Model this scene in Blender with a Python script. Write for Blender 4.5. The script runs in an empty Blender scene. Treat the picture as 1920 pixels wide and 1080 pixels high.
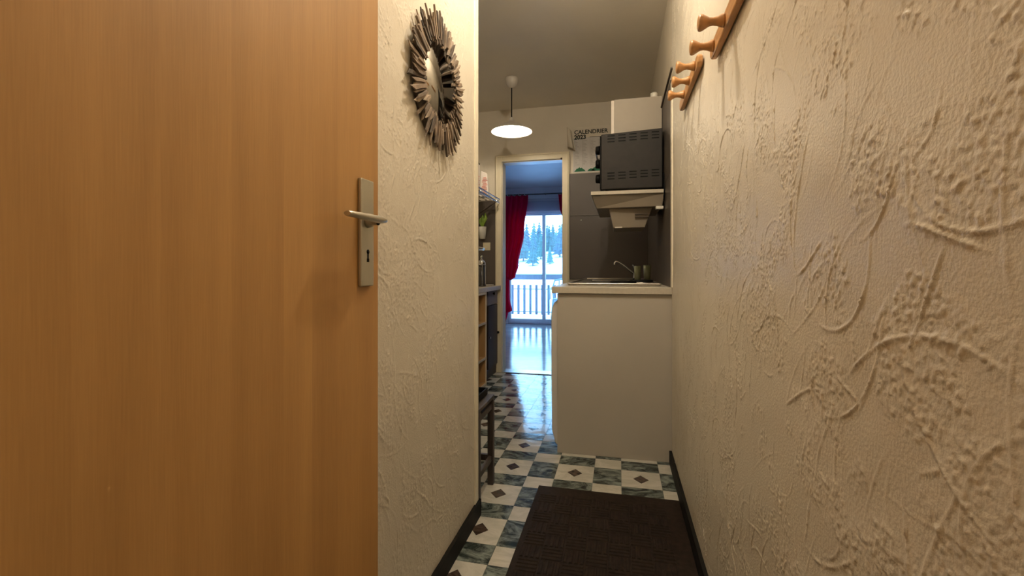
import bpy, bmesh, math, random
import numpy as np
from mathutils import Vector, Matrix, Euler

random.seed(7)
C = bpy.context.scene.collection
S = bpy.context.scene

# ------------------------------------------------------------------ camera
cam_d = bpy.data.cameras.new('camera')
cam = bpy.data.objects.new('camera', cam_d); C.objects.link(cam)
cam_d.sensor_width = 36.0
cam_d.lens = 36.0 * 850.0 / 1920.0
cam_d.shift_y = -35.0 / 1920.0
cam_d.clip_start = 0.02; cam_d.clip_end = 500
YAW = math.atan(200 / 850.0)
cam.location = (0, 0, 0.95)
cam.rotation_euler = (math.pi / 2, 0, YAW)
S.camera = cam

# ------------------------------------------------------------------ world
w = bpy.data.worlds.new('world'); S.world = w; w.use_nodes = True
nt = w.node_tree; nt.nodes.clear()
o_ = nt.nodes.new('ShaderNodeOutputWorld'); b_ = nt.nodes.new('ShaderNodeBackground')
tc = nt.nodes.new('ShaderNodeTexCoord'); sp = nt.nodes.new('ShaderNodeSeparateXYZ')
rp = nt.nodes.new('ShaderNodeValToRGB')
rp.color_ramp.elements[0].position = 0.0; rp.color_ramp.elements[0].color = (0.36, 0.68, 1.0, 1)
rp.color_ramp.elements[1].position = 0.9; rp.color_ramp.elements[1].color = (0.24, 0.48, 1.0, 1)
nt.links.new(tc.outputs['Generated'], sp.inputs[0]); nt.links.new(sp.outputs['Z'], rp.inputs[0])
nt.links.new(rp.outputs[0], b_.inputs[0]); b_.inputs[1].default_value = 11.5
nt.links.new(b_.outputs[0], o_.inputs[0])

# ------------------------------------------------------------------ lights
def light(name, kind, loc, energy, color, size=0.1, rot=None, **kw):
    d = bpy.data.lights.new(name, kind); d.energy = energy; d.color = color
    if kind == 'AREA':
        d.shape = kw.get('shape', 'RECTANGLE'); d.size = size
        if 'size_y' in kw: d.size_y = kw['size_y']
    else:
        d.shadow_soft_size = size
    ob = bpy.data.objects.new(name, d); C.objects.link(ob); ob.location = loc
    if rot: ob.rotation_euler = rot
    return ob
HALL = light('hall_ceiling_light', 'POINT', (-0.13, 1.30, 2.27), 33.0, (1.0, 0.86, 0.67), 0.028)
ENTRY_FILL = light('entrance_fill_light', 'POINT', (-0.10, -0.55, 2.20), 4.0, (1.0, 0.85, 0.62), 0.06)  # weak fill lamp added behind the camera to even out the hall
PEND = (-0.80, 3.39, 2.035)
por = light('window_portal', 'AREA', (-1.25, 7.86, 1.03), 1.0, (1, 1, 1), 1.5, (-math.pi / 2, 0, 0), size_y=2.0)
por.data.cycles.is_portal = True

S.view_settings.view_transform = 'Standard'
S.view_settings.look = 'None'
S.view_settings.exposure = 0.0
S.view_settings.gamma = 1.0
S.view_settings.use_curve_mapping = False
S.cycles.max_bounces = 10; S.cycles.diffuse_bounces = 5; S.cycles.glossy_bounces = 4
S.cycles.transmission_bounces = 6; S.cycles.transparent_max_bounces = 12
S.cycles.sample_clamp_indirect = 6.0
S.cycles.caustics_reflective = False; S.cycles.caustics_refractive = False

# ------------------------------------------------------------------ materials
MATS = {}
def mat(name, col, rough=0.6, metal=0.0, spec=0.5, noise=0.0, nscale=20.0, stretch=(1, 1, 1), bump=0.0, bscale=60.0,
        coat=0.0, emit=None, estr=0.0, col2=None, ior=None, alpha=1.0):
    if name in MATS: return MATS[name]
    m = bpy.data.materials.new(name); m.use_nodes = True
    n = m.node_tree.nodes; l = m.node_tree.links
    p = n['Principled BSDF']
    p.inputs['Base Color'].default_value = (*col, 1)
    p.inputs['Roughness'].default_value = rough
    p.inputs['Metallic'].default_value = metal
    p.inputs['Specular IOR Level'].default_value = spec
    if ior: p.inputs['IOR'].default_value = ior
    p.inputs['Coat Weight'].default_value = coat
    p.inputs['Coat Roughness'].default_value = 0.08
    p.inputs['Alpha'].default_value = alpha
    if emit:
        p.inputs['Emission Color'].default_value = (*emit, 1); p.inputs['Emission Strength'].default_value = estr
    t = n.new('ShaderNodeTexCoord'); mp = n.new('ShaderNodeMapping'); mp.inputs['Scale'].default_value = stretch
    l.new(t.outputs['Object'], mp.inputs[0])
    if noise > 0 or col2:
        ns = n.new('ShaderNodeTexNoise'); ns.inputs['Scale'].default_value = nscale; ns.inputs['Detail'].default_value = 6
        r = n.new('ShaderNodeValToRGB')
        c2 = col2 if col2 else tuple(c * (1 - noise) for c in col)
        r.color_ramp.elements[0].position = 0.36; r.color_ramp.elements[0].color = (*c2, 1)
        r.color_ramp.elements[1].position = 0.64; r.color_ramp.elements[1].color = (*col, 1)
        l.new(mp.outputs[0], ns.inputs[0]); l.new(ns.outputs[0], r.inputs[0]); l.new(r.outputs[0], p.inputs['Base Color'])
    if bump > 0:
        nb = n.new('ShaderNodeTexNoise'); nb.inputs['Scale'].default_value = bscale; nb.inputs['Detail'].default_value = 4
        bp = n.new('ShaderNodeBump'); bp.inputs['Strength'].default_value = bump; bp.inputs['Distance'].default_value = 0.004
        l.new(mp.outputs[0], nb.inputs[0]); l.new(nb.outputs[0], bp.inputs['Height']); l.new(bp.outputs[0], p.inputs['Normal'])
    MATS[name] = m
    return m

plaster = mat('plaster', (0.70, 0.645, 0.545), 0.36, spec=0.5, noise=0.07, nscale=3.0, bump=0.20, bscale=260)
plaster_far = mat('plaster_far', (0.72, 0.66, 0.55), 0.55, noise=0.06, nscale=4, bump=0.5, bscale=28)
ceil_m = mat('ceiling_paint', (0.80, 0.75, 0.66), 0.7, noise=0.05, nscale=3, bump=0.2, bscale=40)
live_m = mat('living_paint', (0.90, 0.86, 0.90), 0.5, noise=0.05, nscale=3, bump=0.3, bscale=12)
trim_m = mat('cream_trim', (0.82, 0.74, 0.56), 0.35, noise=0.05, nscale=12)
edge_m = mat('white_bead', (0.88, 0.82, 0.68), 0.4, noise=0.04, nscale=14)
black_base = mat('black_skirting', (0.008, 0.008, 0.007), 0.6, spec=0.2, noise=0.3, nscale=30)
rubber = mat('mat_fibre', (0.020, 0.013, 0.009), 0.85, spec=0.2, noise=0.45, nscale=60, bump=0.3, bscale=300)
laminate = mat('white_laminate', (0.47, 0.44, 0.39), 0.45, noise=0.03, nscale=5)
counter_m = mat('counter_laminate', (0.56, 0.52, 0.44), 0.35, noise=0.08, nscale=80)
white_en = mat('white_enamel', (0.70, 0.68, 0.65), 0.25, coat=0.3, noise=0.02, nscale=5)
taupe = mat('taupe_splashback', (0.085, 0.070, 0.058), 0.42, noise=0.06, nscale=6)
dark_edge = mat('dark_edge', (0.05, 0.032, 0.022), 0.5, noise=0.1)
oven_m = mat('oven_black', (0.027, 0.025, 0.024), 0.55, spec=0.2, noise=0.1, nscale=30)
black_pl = mat('black_plastic', (0.003, 0.003, 0.003), 0.6, spec=0.15)
steel = mat('brushed_steel', (0.55, 0.52, 0.47), 0.28, metal=1.0, noise=0.1, nscale=30, stretch=(1, 1, 8))
chrome = mat('chrome', (0.8, 0.8, 0.8), 0.08, metal=1.0, noise=0.03)
nickel = mat('satin_nickel', (0.56, 0.53, 0.44), 0.36, metal=0.85, noise=0.06, nscale=60, stretch=(1, 1, .2))
def cloth(name, col):
    m = mat(name, col, 0.8, noise=0.10, nscale=90, bump=0.15, bscale=500, spec=0.2)
    n = m.node_tree.nodes; l = m.node_tree.links; p = n['Principled BSDF']; o = n['Material Output']
    t = n.new('ShaderNodeBsdfTranslucent'); t.inputs[0].default_value = (*col, 1); x = n.new('ShaderNodeMixShader'); x.inputs[0].default_value = 0.28
    l.new(p.outputs[0], x.inputs[1]); l.new(t.outputs[0], x.inputs[2]); l.new(x.outputs[0], o.inputs[0]); return m
red_c = cloth('red_curtain_cloth', (0.78, 0.004, 0.07))
pink_c = mat('pink_cloth', (0.85, 0.42, 0.52), 0.8, noise=0.1, nscale=50)
hood_m = mat('hood_beige', (0.25, 0.215, 0.17), 0.5, noise=0.04)
beech = mat('rack_beech', (0.50, 0.255, 0.095), 0.38, noise=0.28, nscale=16, stretch=(3, 0.7, 6))
dark_wood = mat('dark_stained_wood', (0.060, 0.046, 0.038), 0.45, noise=0.4, nscale=25, stretch=(4, 1, 0.5))
cubby_m = mat('cubby_wood', (0.48, 0.29, 0.12), 0.5, noise=0.15, nscale=10, stretch=(1, 1, .2))
cubby_edge = mat('cubby_edge', (0.72, 0.63, 0.48), 0.45, noise=0.06)
table_m = mat('greige_tabletop', (0.62, 0.55, 0.46), 0.4, noise=0.08, nscale=25)
brown_cab = mat('brown_cabinet', (0.030, 0.018, 0.014), 0.4, noise=0.2, nscale=10)
grey_drawer = mat('grey_drawer', (0.23, 0.20, 0.22), 0.4, noise=0.06)
paper = mat('calendar_paper', (0.74, 0.68, 0.57), 0.7, noise=0.03, nscale=6)
paper_w = mat('paper_white', (0.62, 0.60, 0.58), 0.7, noise=0.05, nscale=40)
ink = mat('black_ink', (0.02, 0.025, 0.02), 0.7)
leaf_green = mat('leaf_print_green', (0.02, 0.16, 0.08), 0.7, noise=0.2, nscale=30)
plant_g = mat('plant_green', (0.22, 0.34, 0.04), 0.5, noise=0.3, nscale=30)
pot_w = mat('pot_white', (0.78, 0.76, 0.68), 0.4, noise=0.05)
switch_m = mat('switch_cream', (0.62, 0.56, 0.40), 0.4, noise=0.03)
glass_green = mat('green_tumbler', (0.34, 0.37, 0.20), 0.15, coat=0.6, noise=0.1)
pvc = mat('window_frame_white', (0.50, 0.49, 0.60), 0.4, noise=0.04)
box_w = mat('box_white', (0.80, 0.74, 0.68), 0.6, noise=0.05)
box_p = mat('box_pink_print', (0.75, 0.30, 0.26), 0.6, noise=0.2, nscale=60)
snow_m = mat('snow', (0.86, 0.90, 0.92), 0.8, noise=0.05, nscale=0.4)
rail_m = mat('weathered_rail', (0.035, 0.050, 0.075), 0.8, noise=0.25, nscale=8)
rail_w = mat('rail_snow_cap', (0.80, 0.84, 0.9), 0.8, noise=0.05)
metal_bar = mat('dark_bar', (0.08, 0.13, 0.16), 0.5, noise=0.1)
gchair = mat('garden_chair_plastic', (0.10, 0.17, 0.17), 0.35, noise=0.03)
bark = mat('bark', (0.06, 0.09, 0.12), 0.9, noise=0.3, nscale=5)
fol = [mat('conifer_a', (0.016, 0.105, 0.10), 0.9, noise=0.4, nscale=2.5), mat('conifer_b', (0.035, 0.16, 0.13), 0.9, noise=0.4, nscale=2.5),
       mat('conifer_c', (0.022, 0.10, 0.14), 0.9, noise=0.4, nscale=2.5)]
grout = mat('floor_underlay', (0.16, 0.16, 0.15), 0.35, noise=0.1)
shade_m = mat('shade_metal', (0.62, 0.58, 0.52), 0.35, noise=0.04)
shade_in = mat('shade_white_enamel', (0.93, 0.93, 0.93), 0.5)
bulb_m = mat('bulb_glow', (1, 1, 1), 0.5, emit=(1.0, 0.84, 0.62), estr=430.0)
mirror_m = mat('mirror_glass', (0.34, 0.325, 0.30), 0.03, metal=1.0)
drift = [mat('driftwood_%s' % k, c, 0.8, noise=0.35, nscale=30, stretch=(1, 1, 1), bump=0.3, bscale=80)
         for k, c in (('a', (0.23, 0.17, 0.12)), ('b', (0.15, 0.11, 0.08)), ('c', (0.30, 0.23, 0.165)), ('d', (0.08, 0.06, 0.045)))]

def marble(name, ca, cb, scale, rough=0.10):
    m = bpy.data.materials.new(name); m.use_nodes = True
    n = m.node_tree.nodes; l = m.node_tree.links; p = n['Principled BSDF']
    g = n.new('ShaderNodeNewGeometry')
    mp = n.new('ShaderNodeMapping'); mp.inputs['Scale'].default_value = (0.6, 1.2, 1); l.new(g.outputs['Position'], mp.inputs[0])
    a = n.new('ShaderNodeTexNoise'); a.inputs['Scale'].default_value = scale; a.inputs['Detail'].default_value = 8
    a.inputs['Roughness'].default_value = 0.7; a.inputs['Distortion'].default_value = 1.6
    r = n.new('ShaderNodeValToRGB'); r.color_ramp.elements[0].position = 0.42; r.color_ramp.elements[0].color = (*ca, 1)
    r.color_ramp.elements[1].position = 0.62; r.color_ramp.elements[1].color = (*cb, 1)
    l.new(mp.outputs[0], a.inputs[0]); l.new(a.outputs[0], r.inputs[0]); l.new(r.outputs[0], p.inputs['Base Color'])
    p.inputs['Roughness'].default_value = rough; p.inputs['IOR'].default_value = 1.45; p.inputs['Specular IOR Level'].default_value = 0.3
    p.inputs['Coat Weight'].default_value = 0.0; p.inputs['Coat Roughness'].default_value = 0.06
    nb = n.new('ShaderNodeTexNoise'); nb.inputs['Scale'].default_value = 14; bp = n.new('ShaderNodeBump')
    bp.inputs['Strength'].default_value = 0.22; bp.inputs['Distance'].default_value = 0.004
    l.new(g.outputs['Position'], nb.inputs[0]); l.new(nb.outputs[0], bp.inputs['Height']); l.new(bp.outputs[0], p.inputs['Normal'])
    l.new(bp.outputs[0], p.inputs['Coat Normal'])
    return m
tile_white = marble('tile_white', (0.46, 0.45, 0.40), (0.58, 0.57, 0.52), 10)
tile_dark = marble('tile_green_marble', (0.022, 0.030, 0.028), (0.24, 0.28, 0.26), 13)
tile_brown = marble('tile_brown_inset', (0.035, 0.024, 0.02), (0.10, 0.07, 0.055), 20)
live_floor = marble('living_floor', (0.40, 0.42, 0.44), (0.52, 0.53, 0.53), 6, 0.12)

def door_material():
    m = bpy.data.materials.new('beech_veneer'); m.use_nodes = True
    n = m.node_tree.nodes; l = m.node_tree.links; p = n['Principled BSDF']
    t = n.new('ShaderNodeTexCoord'); sx = n.new('ShaderNodeSeparateXYZ'); l.new(t.outputs['Object'], sx.inputs[0])
    # veneer strips: each strip of the leaf has its own tone
    def math_(op, a, b=None):
        k = n.new('ShaderNodeMath'); k.operation = op
        for i, v in enumerate((a, b)):
            if v is None: continue
            if isinstance(v, (int, float)): k.inputs[i].default_value = v
            else: l.new(v, k.inputs[i])
        return k.outputs[0]
    mrg = n.new('ShaderNodeMapRange'); mrg.inputs['From Min'].default_value = -0.06; mrg.inputs['From Max'].default_value = 0.772
    l.new(sx.outputs['Y'], mrg.inputs[0])
    st_ = n.new('ShaderNodeValToRGB'); st_.color_ramp.interpolation = 'CONSTANT'; els = st_.color_ramp.elements
    tones = [(0.0, .45), (0.10, .62), (0.22, .50), (0.31, .58), (0.407, .28), (0.50, .36), (0.60, .40), (0.70, .86), (0.773, .40), (0.845, .32), (0.93, .40)]
    els[0].position = 0; els[0].color = (.45,) * 3 + (1,); els[1].position = 0.10; els[1].color = (.62,) * 3 + (1,)
    for p_, v_ in tones[2:]: e_ = els.new(p_); e_.color = (v_, v_, v_, 1)
    l.new(mrg.outputs[0], st_.inputs[0])
    class _W: pass
    wn = _W(); wn.outputs = {'Value': st_.outputs[0]}
    cx = n.new('ShaderNodeCombineXYZ')
    l.new(math_('MULTIPLY', sx.outputs['Y'], 1.0), cx.inputs['Y']); l.new(math_('MULTIPLY', sx.outputs['Z'], 0.10), cx.inputs['Z'])
    l.new(math_('MULTIPLY', wn.outputs['Value'], 3.0), cx.inputs['X'])
    # flame figure
    big = n.new('ShaderNodeTexNoise'); big.inputs['Scale'].default_value = 5.0; big.inputs['Detail'].default_value = 2
    l.new(cx.outputs[0], big.inputs[0])
    rings = math_('PINGPONG', math_('MULTIPLY', big.outputs[0], 5.0), 0.5)
    # fine pores
    c2 = n.new('ShaderNodeCombineXYZ'); l.new(math_('MULTIPLY', sx.outputs['Y'], 1.0), c2.inputs['Y']); l.new(math_('MULTIPLY', sx.outputs['Z'], 0.03), c2.inputs['Z'])
    fine = n.new('ShaderNodeTexNoise'); fine.inputs['Scale'].default_value = 560; fine.inputs['Detail'].default_value = 3; l.new(c2.outputs[0], fine.inputs[0])
    mid = n.new('ShaderNodeTexNoise'); mid.inputs['Scale'].default_value = 60; mid.inputs['Detail'].default_value = 3; l.new(c2.outputs[0], mid.inputs[0])
    v = math_('ADD', math_('ADD', math_('MULTIPLY', rings, 0.36), math_('MULTIPLY', fine.outputs[0], 0.30)),
              math_('ADD', math_('MULTIPLY', mid.outputs[0], 0.26), math_('MULTIPLY', wn.outputs['Value'], 0.20)))
    r = n.new('ShaderNodeValToRGB'); r.color_ramp.elements[0].position = 0.18; r.color_ramp.elements[0].color = (0.38, 0.20, 0.068, 1)
    r.color_ramp.elements[1].position = 0.78; r.color_ramp.elements[1].color = (0.63, 0.36, 0.13, 1)
    l.new(v, r.inputs[0]); l.new(r.outputs[0], p.inputs['Base Color'])
    p.inputs['Roughness'].default_value = 0.42
    bp = n.new('ShaderNodeBump'); bp.inputs['Strength'].default_value = 0.06; bp.inputs['Distance'].default_value = 0.001
    l.new(fine.outputs[0], bp.inputs['Height']); l.new(bp.outputs[0], p.inputs['Normal'])
    return m
veneer = door_material()

def sheer_material():
    m = bpy.data.materials.new('sheer_voile'); m.use_nodes = True
    n = m.node_tree.nodes; l = m.node_tree.links; n.clear()
    o = n.new('ShaderNodeOutputMaterial'); mx = n.new('ShaderNodeMixShader'); tr = n.new('ShaderNodeBsdfTransparent')
    tl = n.new('ShaderNodeBsdfTranslucent'); df = n.new('ShaderNodeBsdfDiffuse'); m2 = n.new('ShaderNodeMixShader')
    for k in (tl, df): k.inputs[0].default_value = (0.85, 0.86, 0.9, 1)
    t = n.new('ShaderNodeTexCoord'); ns = n.new('ShaderNodeTexNoise'); ns.inputs['Scale'].default_value = 200
    l.new(t.outputs['Object'], ns.inputs[0])
    mr = n.new('ShaderNodeMapRange'); mr.inputs['To Min'].default_value = 0.16; mr.inputs['To Max'].default_value = 0.30
    l.new(ns.outputs[0], mr.inputs[0])
    l.new(tl.outputs[0], m2.inputs[1]); l.new(df.outputs[0], m2.inputs[2])
    l.new(mr.outputs[0], mx.inputs[0]); l.new(tr.outputs[0], mx.inputs[1]); l.new(m2.outputs[0], mx.inputs[2]); l.new(mx.outputs[0], o.inputs[0])
    return m
sheer_m = sheer_material()

def glass_material():
    m = bpy.data.materials.new('window_glass'); m.use_nodes = True
    n = m.node_tree.nodes; l = m.node_tree.links; n.clear()
    o = n.new('ShaderNodeOutputMaterial'); mx = n.new('ShaderNodeMixShader'); tr = n.new('ShaderNodeBsdfTransparent')
    gl = n.new('ShaderNodeBsdfGlossy'); gl.inputs['Roughness'].default_value = 0.02
    fr = n.new('ShaderNodeFresnel'); fr.inputs[0].default_value = 1.3; tr.inputs[0].default_value = (0.93, 0.97, 0.97, 1)
    l.new(fr.outputs[0], mx.inputs[0]); l.new(tr.outputs[0], mx.inputs[1]); l.new(gl.outputs[0], mx.inputs[2]); l.new(mx.outputs[0], o.inputs[0])
    return m
glass_m = glass_material()

# ------------------------------------------------------------------ mesh helpers
class MB:
    def __init__(s): s.v = []; s.f = []; s.sm = []
    def add(s, vs, fs, smooth=False):
        o = len(s.v); s.v += [tuple(v) for v in vs]; s.f += [tuple(i + o for i in f) for f in fs]; s.sm += [smooth] * len(fs); return s
    def box(s, x0, x1, y0, y1, z0, z1, M=None, bev=0.0):
        x0, x1 = sorted((x0, x1)); y0, y1 = sorted((y0, y1)); z0, z1 = sorted((z0, z1))
        if bev > 0:
            bm = bmesh.new()
            bmesh.ops.create_cube(bm, size=1, matrix=Matrix.Translation(((x0 + x1) / 2, (y0 + y1) / 2, (z0 + z1) / 2)) @ Matrix.Diagonal((x1 - x0, y1 - y0, z1 - z0, 1)))
            bmesh.ops.bevel(bm, geom=bm.edges[:], offset=bev, segments=2, profile=0.5, affect='EDGES')
            if M: bm.transform(M)
            bm.verts.index_update()
            s.add([v.co[:] for v in bm.verts], [[v.index for v in f.verts] for f in bm.faces]); bm.free(); return s
        vs = [(x0, y0, z0), (x1, y0, z0), (x1, y1, z0), (x0, y1, z0), (x0, y0, z1), (x1, y0, z1), (x1, y1, z1), (x0, y1, z1)]
        if M: vs = [M @ Vector(v) for v in vs]
        return s.add(vs, [(0, 3, 2, 1), (4, 5, 6, 7), (0, 1, 5, 4), (1, 2, 6, 5), (2, 3, 7, 6), (3, 0, 4, 7)])
    def hexa(s, b, t):  # bottom 4, top 4 points (ccw from above)
        return s.add(list(b) + list(t), [(0, 3, 2, 1), (4, 5, 6, 7), (0, 1, 5, 4), (1, 2, 6, 5), (2, 3, 7, 6), (3, 0, 4, 7)])
    def tube(s, pts, r, n=10, cap=True):
        pts = [Vector(p) for p in pts]; rs = r if isinstance(r, (list, tuple)) else [r] * len(pts)
        rings = []; up = None
        for i, p in enumerate(pts):
            d = (pts[min(i + 1, len(pts) - 1)] - pts[max(i - 1, 0)]).normalized()
            if up is None:
                up = Vector((0, 0, 1)) if abs(d.z) < 0.9 else Vector((1, 0, 0))
            a = d.cross(up).normalized(); b = a.cross(d).normalized(); up = b
            rings.append([p + (a * math.cos(2 * math.pi * k / n) + b * math.sin(2 * math.pi * k / n)) * rs[i] for k in range(n)])
        vs = [v for rg in rings for v in rg]; fs = []
        for i in range(len(pts) - 1):
            for k in range(n):
                fs.append((i * n + k, i * n + (k + 1) % n, (i + 1) * n + (k + 1) % n, (i + 1) * n + k))
        s.add(vs, fs, True)
        if cap:
            s.add(rings[0], [tuple(range(n))]); s.add(rings[-1], [tuple(reversed(range(n)))])
        return s
    def lathe(s, prof, loc=(0, 0, 0), axis='Z', n=28, M=None):  # prof: list of (r, h)
        vs = []
        for r, h in prof:
            for k in range(n):
                a = 2 * math.pi * k / n
                if axis == 'Z': v = (r * math.cos(a), r * math.sin(a), h)
                elif axis == 'X': v = (h, r * math.cos(a), r * math.sin(a))
                else: v = (r * math.sin(a), h, r * math.cos(a))
                vs.append(Vector(v) + Vector(loc) if not M else M @ Vector(v))
        fs = []
        for i in range(len(prof) - 1):
            for k in range(n):
                fs.append((i * n + k, i * n + (k + 1) % n, (i + 1) * n + (k + 1) % n, (i + 1) * n + k))
        return s.add(vs, fs, True)
    def prism(s, poly, h0, h1, axis='Z'):  # poly in 2-D; axis X -> (y,z), Y -> (x,z), Z -> (x,y)
        def P(p, h): return (h, p[0], p[1]) if axis == 'X' else ((p[0], h, p[1]) if axis == 'Y' else (p[0], p[1], h))
        k = len(poly); vs = [P(p, h0) for p in poly] + [P(p, h1) for p in poly]
        return s.add(vs, [tuple(reversed(range(k))), tuple(range(k, 2 * k))] + [(i, (i + 1) % k, (i + 1) % k + k, i + k) for i in range(k)])
    def build(s, name, m, parent=None, bevel=0.0):
        me = bpy.data.meshes.new(name); me.from_pydata(s.v, [], s.f); me.update()
        me.polygons.foreach_set('use_smooth', s.sm)
        bm = bmesh.new(); bm.from_mesh(me); bmesh.ops.recalc_face_normals(bm, faces=bm.faces[:]); bm.to_mesh(me); bm.free()
        me.materials.append(m)
        o = bpy.data.objects.new(name, me); C.objects.link(o)
        if parent is not None:
            o.parent = parent
            off = Vector((0, 0, 0)); q = parent
            while q is not None: off += q.location; q = q.parent
            o.location = -off if not parent.get('local') else (0, 0, 0)
        if bevel > 0:
            b = o.modifiers.new('bevel', 'BEVEL'); b.width = bevel; b.segments = 2; b.limit_method = 'ANGLE'
        return o
def B(*a, **k): return MB().box(*a, **k)

def tag(o, label=None, cat=None, group=None, kind=None):
    if label: o['label'] = label
    if cat: o['category'] = cat
    if group: o['group'] = group
    if kind: o['kind'] = kind
    return o
def thing(name, loc, label, cat, group=None, local=False):
    o = bpy.data.objects.new(name, None); C.objects.link(o); o.location = loc; o.empty_display_size = 0.05
    tag(o, label, cat, group)
    if local: o['local'] = 1
    return o
def struct(name, mb, m, parent=None, label=None):
    o = mb.build(name, m, parent)
    if parent is None: o['kind'] = 'structure'
    if label: o['label'] = label
    return o

# ------------------------------------------------------------------ trowelled plaster relief
def relief(nu, nv, step, seed, nstroke):
    rg = np.random.default_rng(seed)
    def smooth_noise(scale):  # band limited noise via fft, scale in metres
        f = np.fft.rfft2(rg.standard_normal((nu, nv)))
        fu = np.fft.fftfreq(nu, step)[:, None]; fv = np.fft.rfftfreq(nv, step)[None, :]
        k = np.sqrt(fu ** 2 + fv ** 2); f *= np.exp(-(k * scale) ** 2 * 1.5)
        a = np.fft.irfft2(f, (nu, nv)); return a / a.std()
    base = smooth_noise(0.10) * 0.0004
    patch = 1 / (1 + np.exp(-(smooth_noise(0.12) * 1.0 + smooth_noise(0.04) * 0.6 - 0.15) * 5))
    grit = np.clip(smooth_noise(0.0042) - 0.35, 0, 1.6) * 0.00085 + np.clip(np.abs(smooth_noise(0.011)) - 0.5, 0, 2) * 0.00030
    H = base + (0.06 + 0.94 * patch) * grit + (patch * 0.0003)
    S_ = np.zeros_like(H)
    yy, xx = np.mgrid[-5:6, -5:6] * step
    for _ in range(nstroke):
        R = rg.uniform(0.05, 0.34); a0 = rg.normal(0.4, 0.7) + (math.pi if rg.random() < 0.35 else 0); span = rg.uniform(0.05, 0.19) / R * rg.uniform(0.5, 1.4)
        cu = rg.uniform(0, nu * step); cv = rg.uniform(0, nv * step)
        c = (cu - R * math.cos(a0), cv - R * math.sin(a0)); hgt = 0.0005 + 0.0020 * rg.random() ** 1.8; sg = rg.uniform(0.0009, 0.0015)
        npt = max(4, int(R * span / (step * 0.7))); ph = rg.uniform(0, 6)
        for i in range(npt):
            t = i / (npt - 1); a = a0 + span * (t - 0.5)
            wob = 0.003 * math.sin(t * 5 + ph)
            u = c[0] + (R + wob) * math.cos(a); v = c[1] + (R + wob) * math.sin(a)
            iu = int(round(u / step)); iv = int(round(v / step))
            if iu < 5 or iv < 5 or iu >= nu - 6 or iv >= nv - 6: continue
            h = hgt * math.sin(math.pi * min(1, max(0, t * 0.94 + 0.03))) ** 0.6 * (0.75 + 0.25 * math.sin(t * 23 + ph) + 0.1 * rg.standard_normal())
            d2 = (yy + (iu * step - u)) ** 2 + (xx + (iv * step - v)) ** 2
            # scraped hollow on the inner side, ridge on the line
            nx = math.cos(a); ny = math.sin(a); side = (yy + iu * step - u) * nx + (xx + iv * step - v) * ny
            g = np.exp(-d2 / (2 * sg * sg)) * h * (1 + 0.3 * np.sign(side))
            sl = S_[iu - 5:iu + 6, iv - 5:iv + 6]; np.maximum(sl, g, out=sl)
    return H + S_

def relief_wall(name, X, y0, y1, z0, z1, sign, step, seed, nstroke, thick):
    nu = int((y1 - y0) / step) + 1; nv = int((z1 - z0) / step) + 1
    H = relief(nu, nv, step, seed, nstroke)
    Y = np.linspace(y0, y1, nu)[:, None] * np.ones((1, nv)); Z = np.linspace(z0, z1, nv)[None, :] * np.ones((nu, 1))
    co = np.stack([X + sign * H, Y, Z], -1).reshape(-1, 3)
    idx = np.arange(nu * nv).reshape(nu, nv)
    q = np.stack([idx[:-1, :-1], idx[1:, :-1], idx[1:, 1:], idx[:-1, 1:]], -1).reshape(-1, 4)
    if sign < 0: q = q[:, ::-1]
    # box body behind the skin
    xb = X - sign * thick
    xf = X - sign * 0.002
    bx = np.array([(xf, y0, z0), (xf, y1, z0), (xf, y1, z1), (xf, y0, z1), (xb, y0, z0), (xb, y1, z0), (xb, y1, z1), (xb, y0, z1)])
    nb = len(co); co = np.vstack([co, bx])
    bq = np.array([(4, 7, 6, 5), (0, 4, 5, 1), (1, 5, 6, 2), (2, 6, 7, 3), (3, 7, 4, 0)]) + nb
    q = np.vstack([q, bq])
    me = bpy.data.meshes.new(name); me.vertices.add(len(co)); me.vertices.foreach_set('co', co.astype(np.float32).ravel())
    me.loops.add(q.size); me.loops.foreach_set('vertex_index', q.astype(np.int32).ravel())
    me.polygons.add(len(q)); me.polygons.foreach_set('loop_start', np.arange(0, q.size, 4, dtype=np.int32))
    sm = np.ones(len(q), dtype=bool); sm[-5:] = False
    me.polygons.foreach_set('use_smooth', sm); me.update(calc_edges=True); me.validate()
    me.materials.append(plaster)
    o = bpy.data.objects.new(name, me); C.objects.link(o); o['kind'] = 'structure'; return o

XL, XR, YC, CE = -0.53, 0.254, 1.67, 2.42      # corridor left / right face, end of left wall, ceiling
wr = relief_wall('wall_right', XR, 0.33, 2.34, 0.0, CE, -1, 0.0022, 3, 1150, 0.12)
wl = relief_wall('wall_left', XL, 0.74, YC, 0.0, CE, 1, 0.0028, 11, 650, 0.14)
struct('wall_right_entrance', B(XR, XR + 0.12, -0.9, 0.33, 0, CE), plaster)
struct('wall_left_entrance', B(XL - 0.14, XL, -0.9, 0.74, 0, CE), plaster)
struct('wall_entrance', B(XL - 0.14, XR + 0.12, -1.0, -0.9, 0, CE), plaster_far)
struct('wall_right_kitchen', B(XR + 0.006, XR + 0.12, 2.34, 4.06, 0, CE), plaster_far)
struct('wall_left_kitchen', B(-1.67, -1.55, 1.38, 4.06, 0, CE), plaster_far)
struct('wall_behind_kitchen', B(-1.55, XL - 0.14, 1.30, 1.38, 0, CE), plaster_far)
# far kitchen wall with doorway
DX0, DX1, DH = -1.06, -0.475, 1.95
fw = MB(); fw.box(-1.67, DX0, 4.06, 4.16, 0, CE); fw.box(DX1, XR + 0.12, 4.06, 4.16, 0, CE); fw.box(DX0, DX1, 4.06, 4.16, DH, CE)
struct('wall_far_kitchen', fw, plaster_far)
struct('ceiling', B(-1.67, XR + 0.12, -1.0, 4.16, CE, CE + 0.08), ceil_m)
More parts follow.
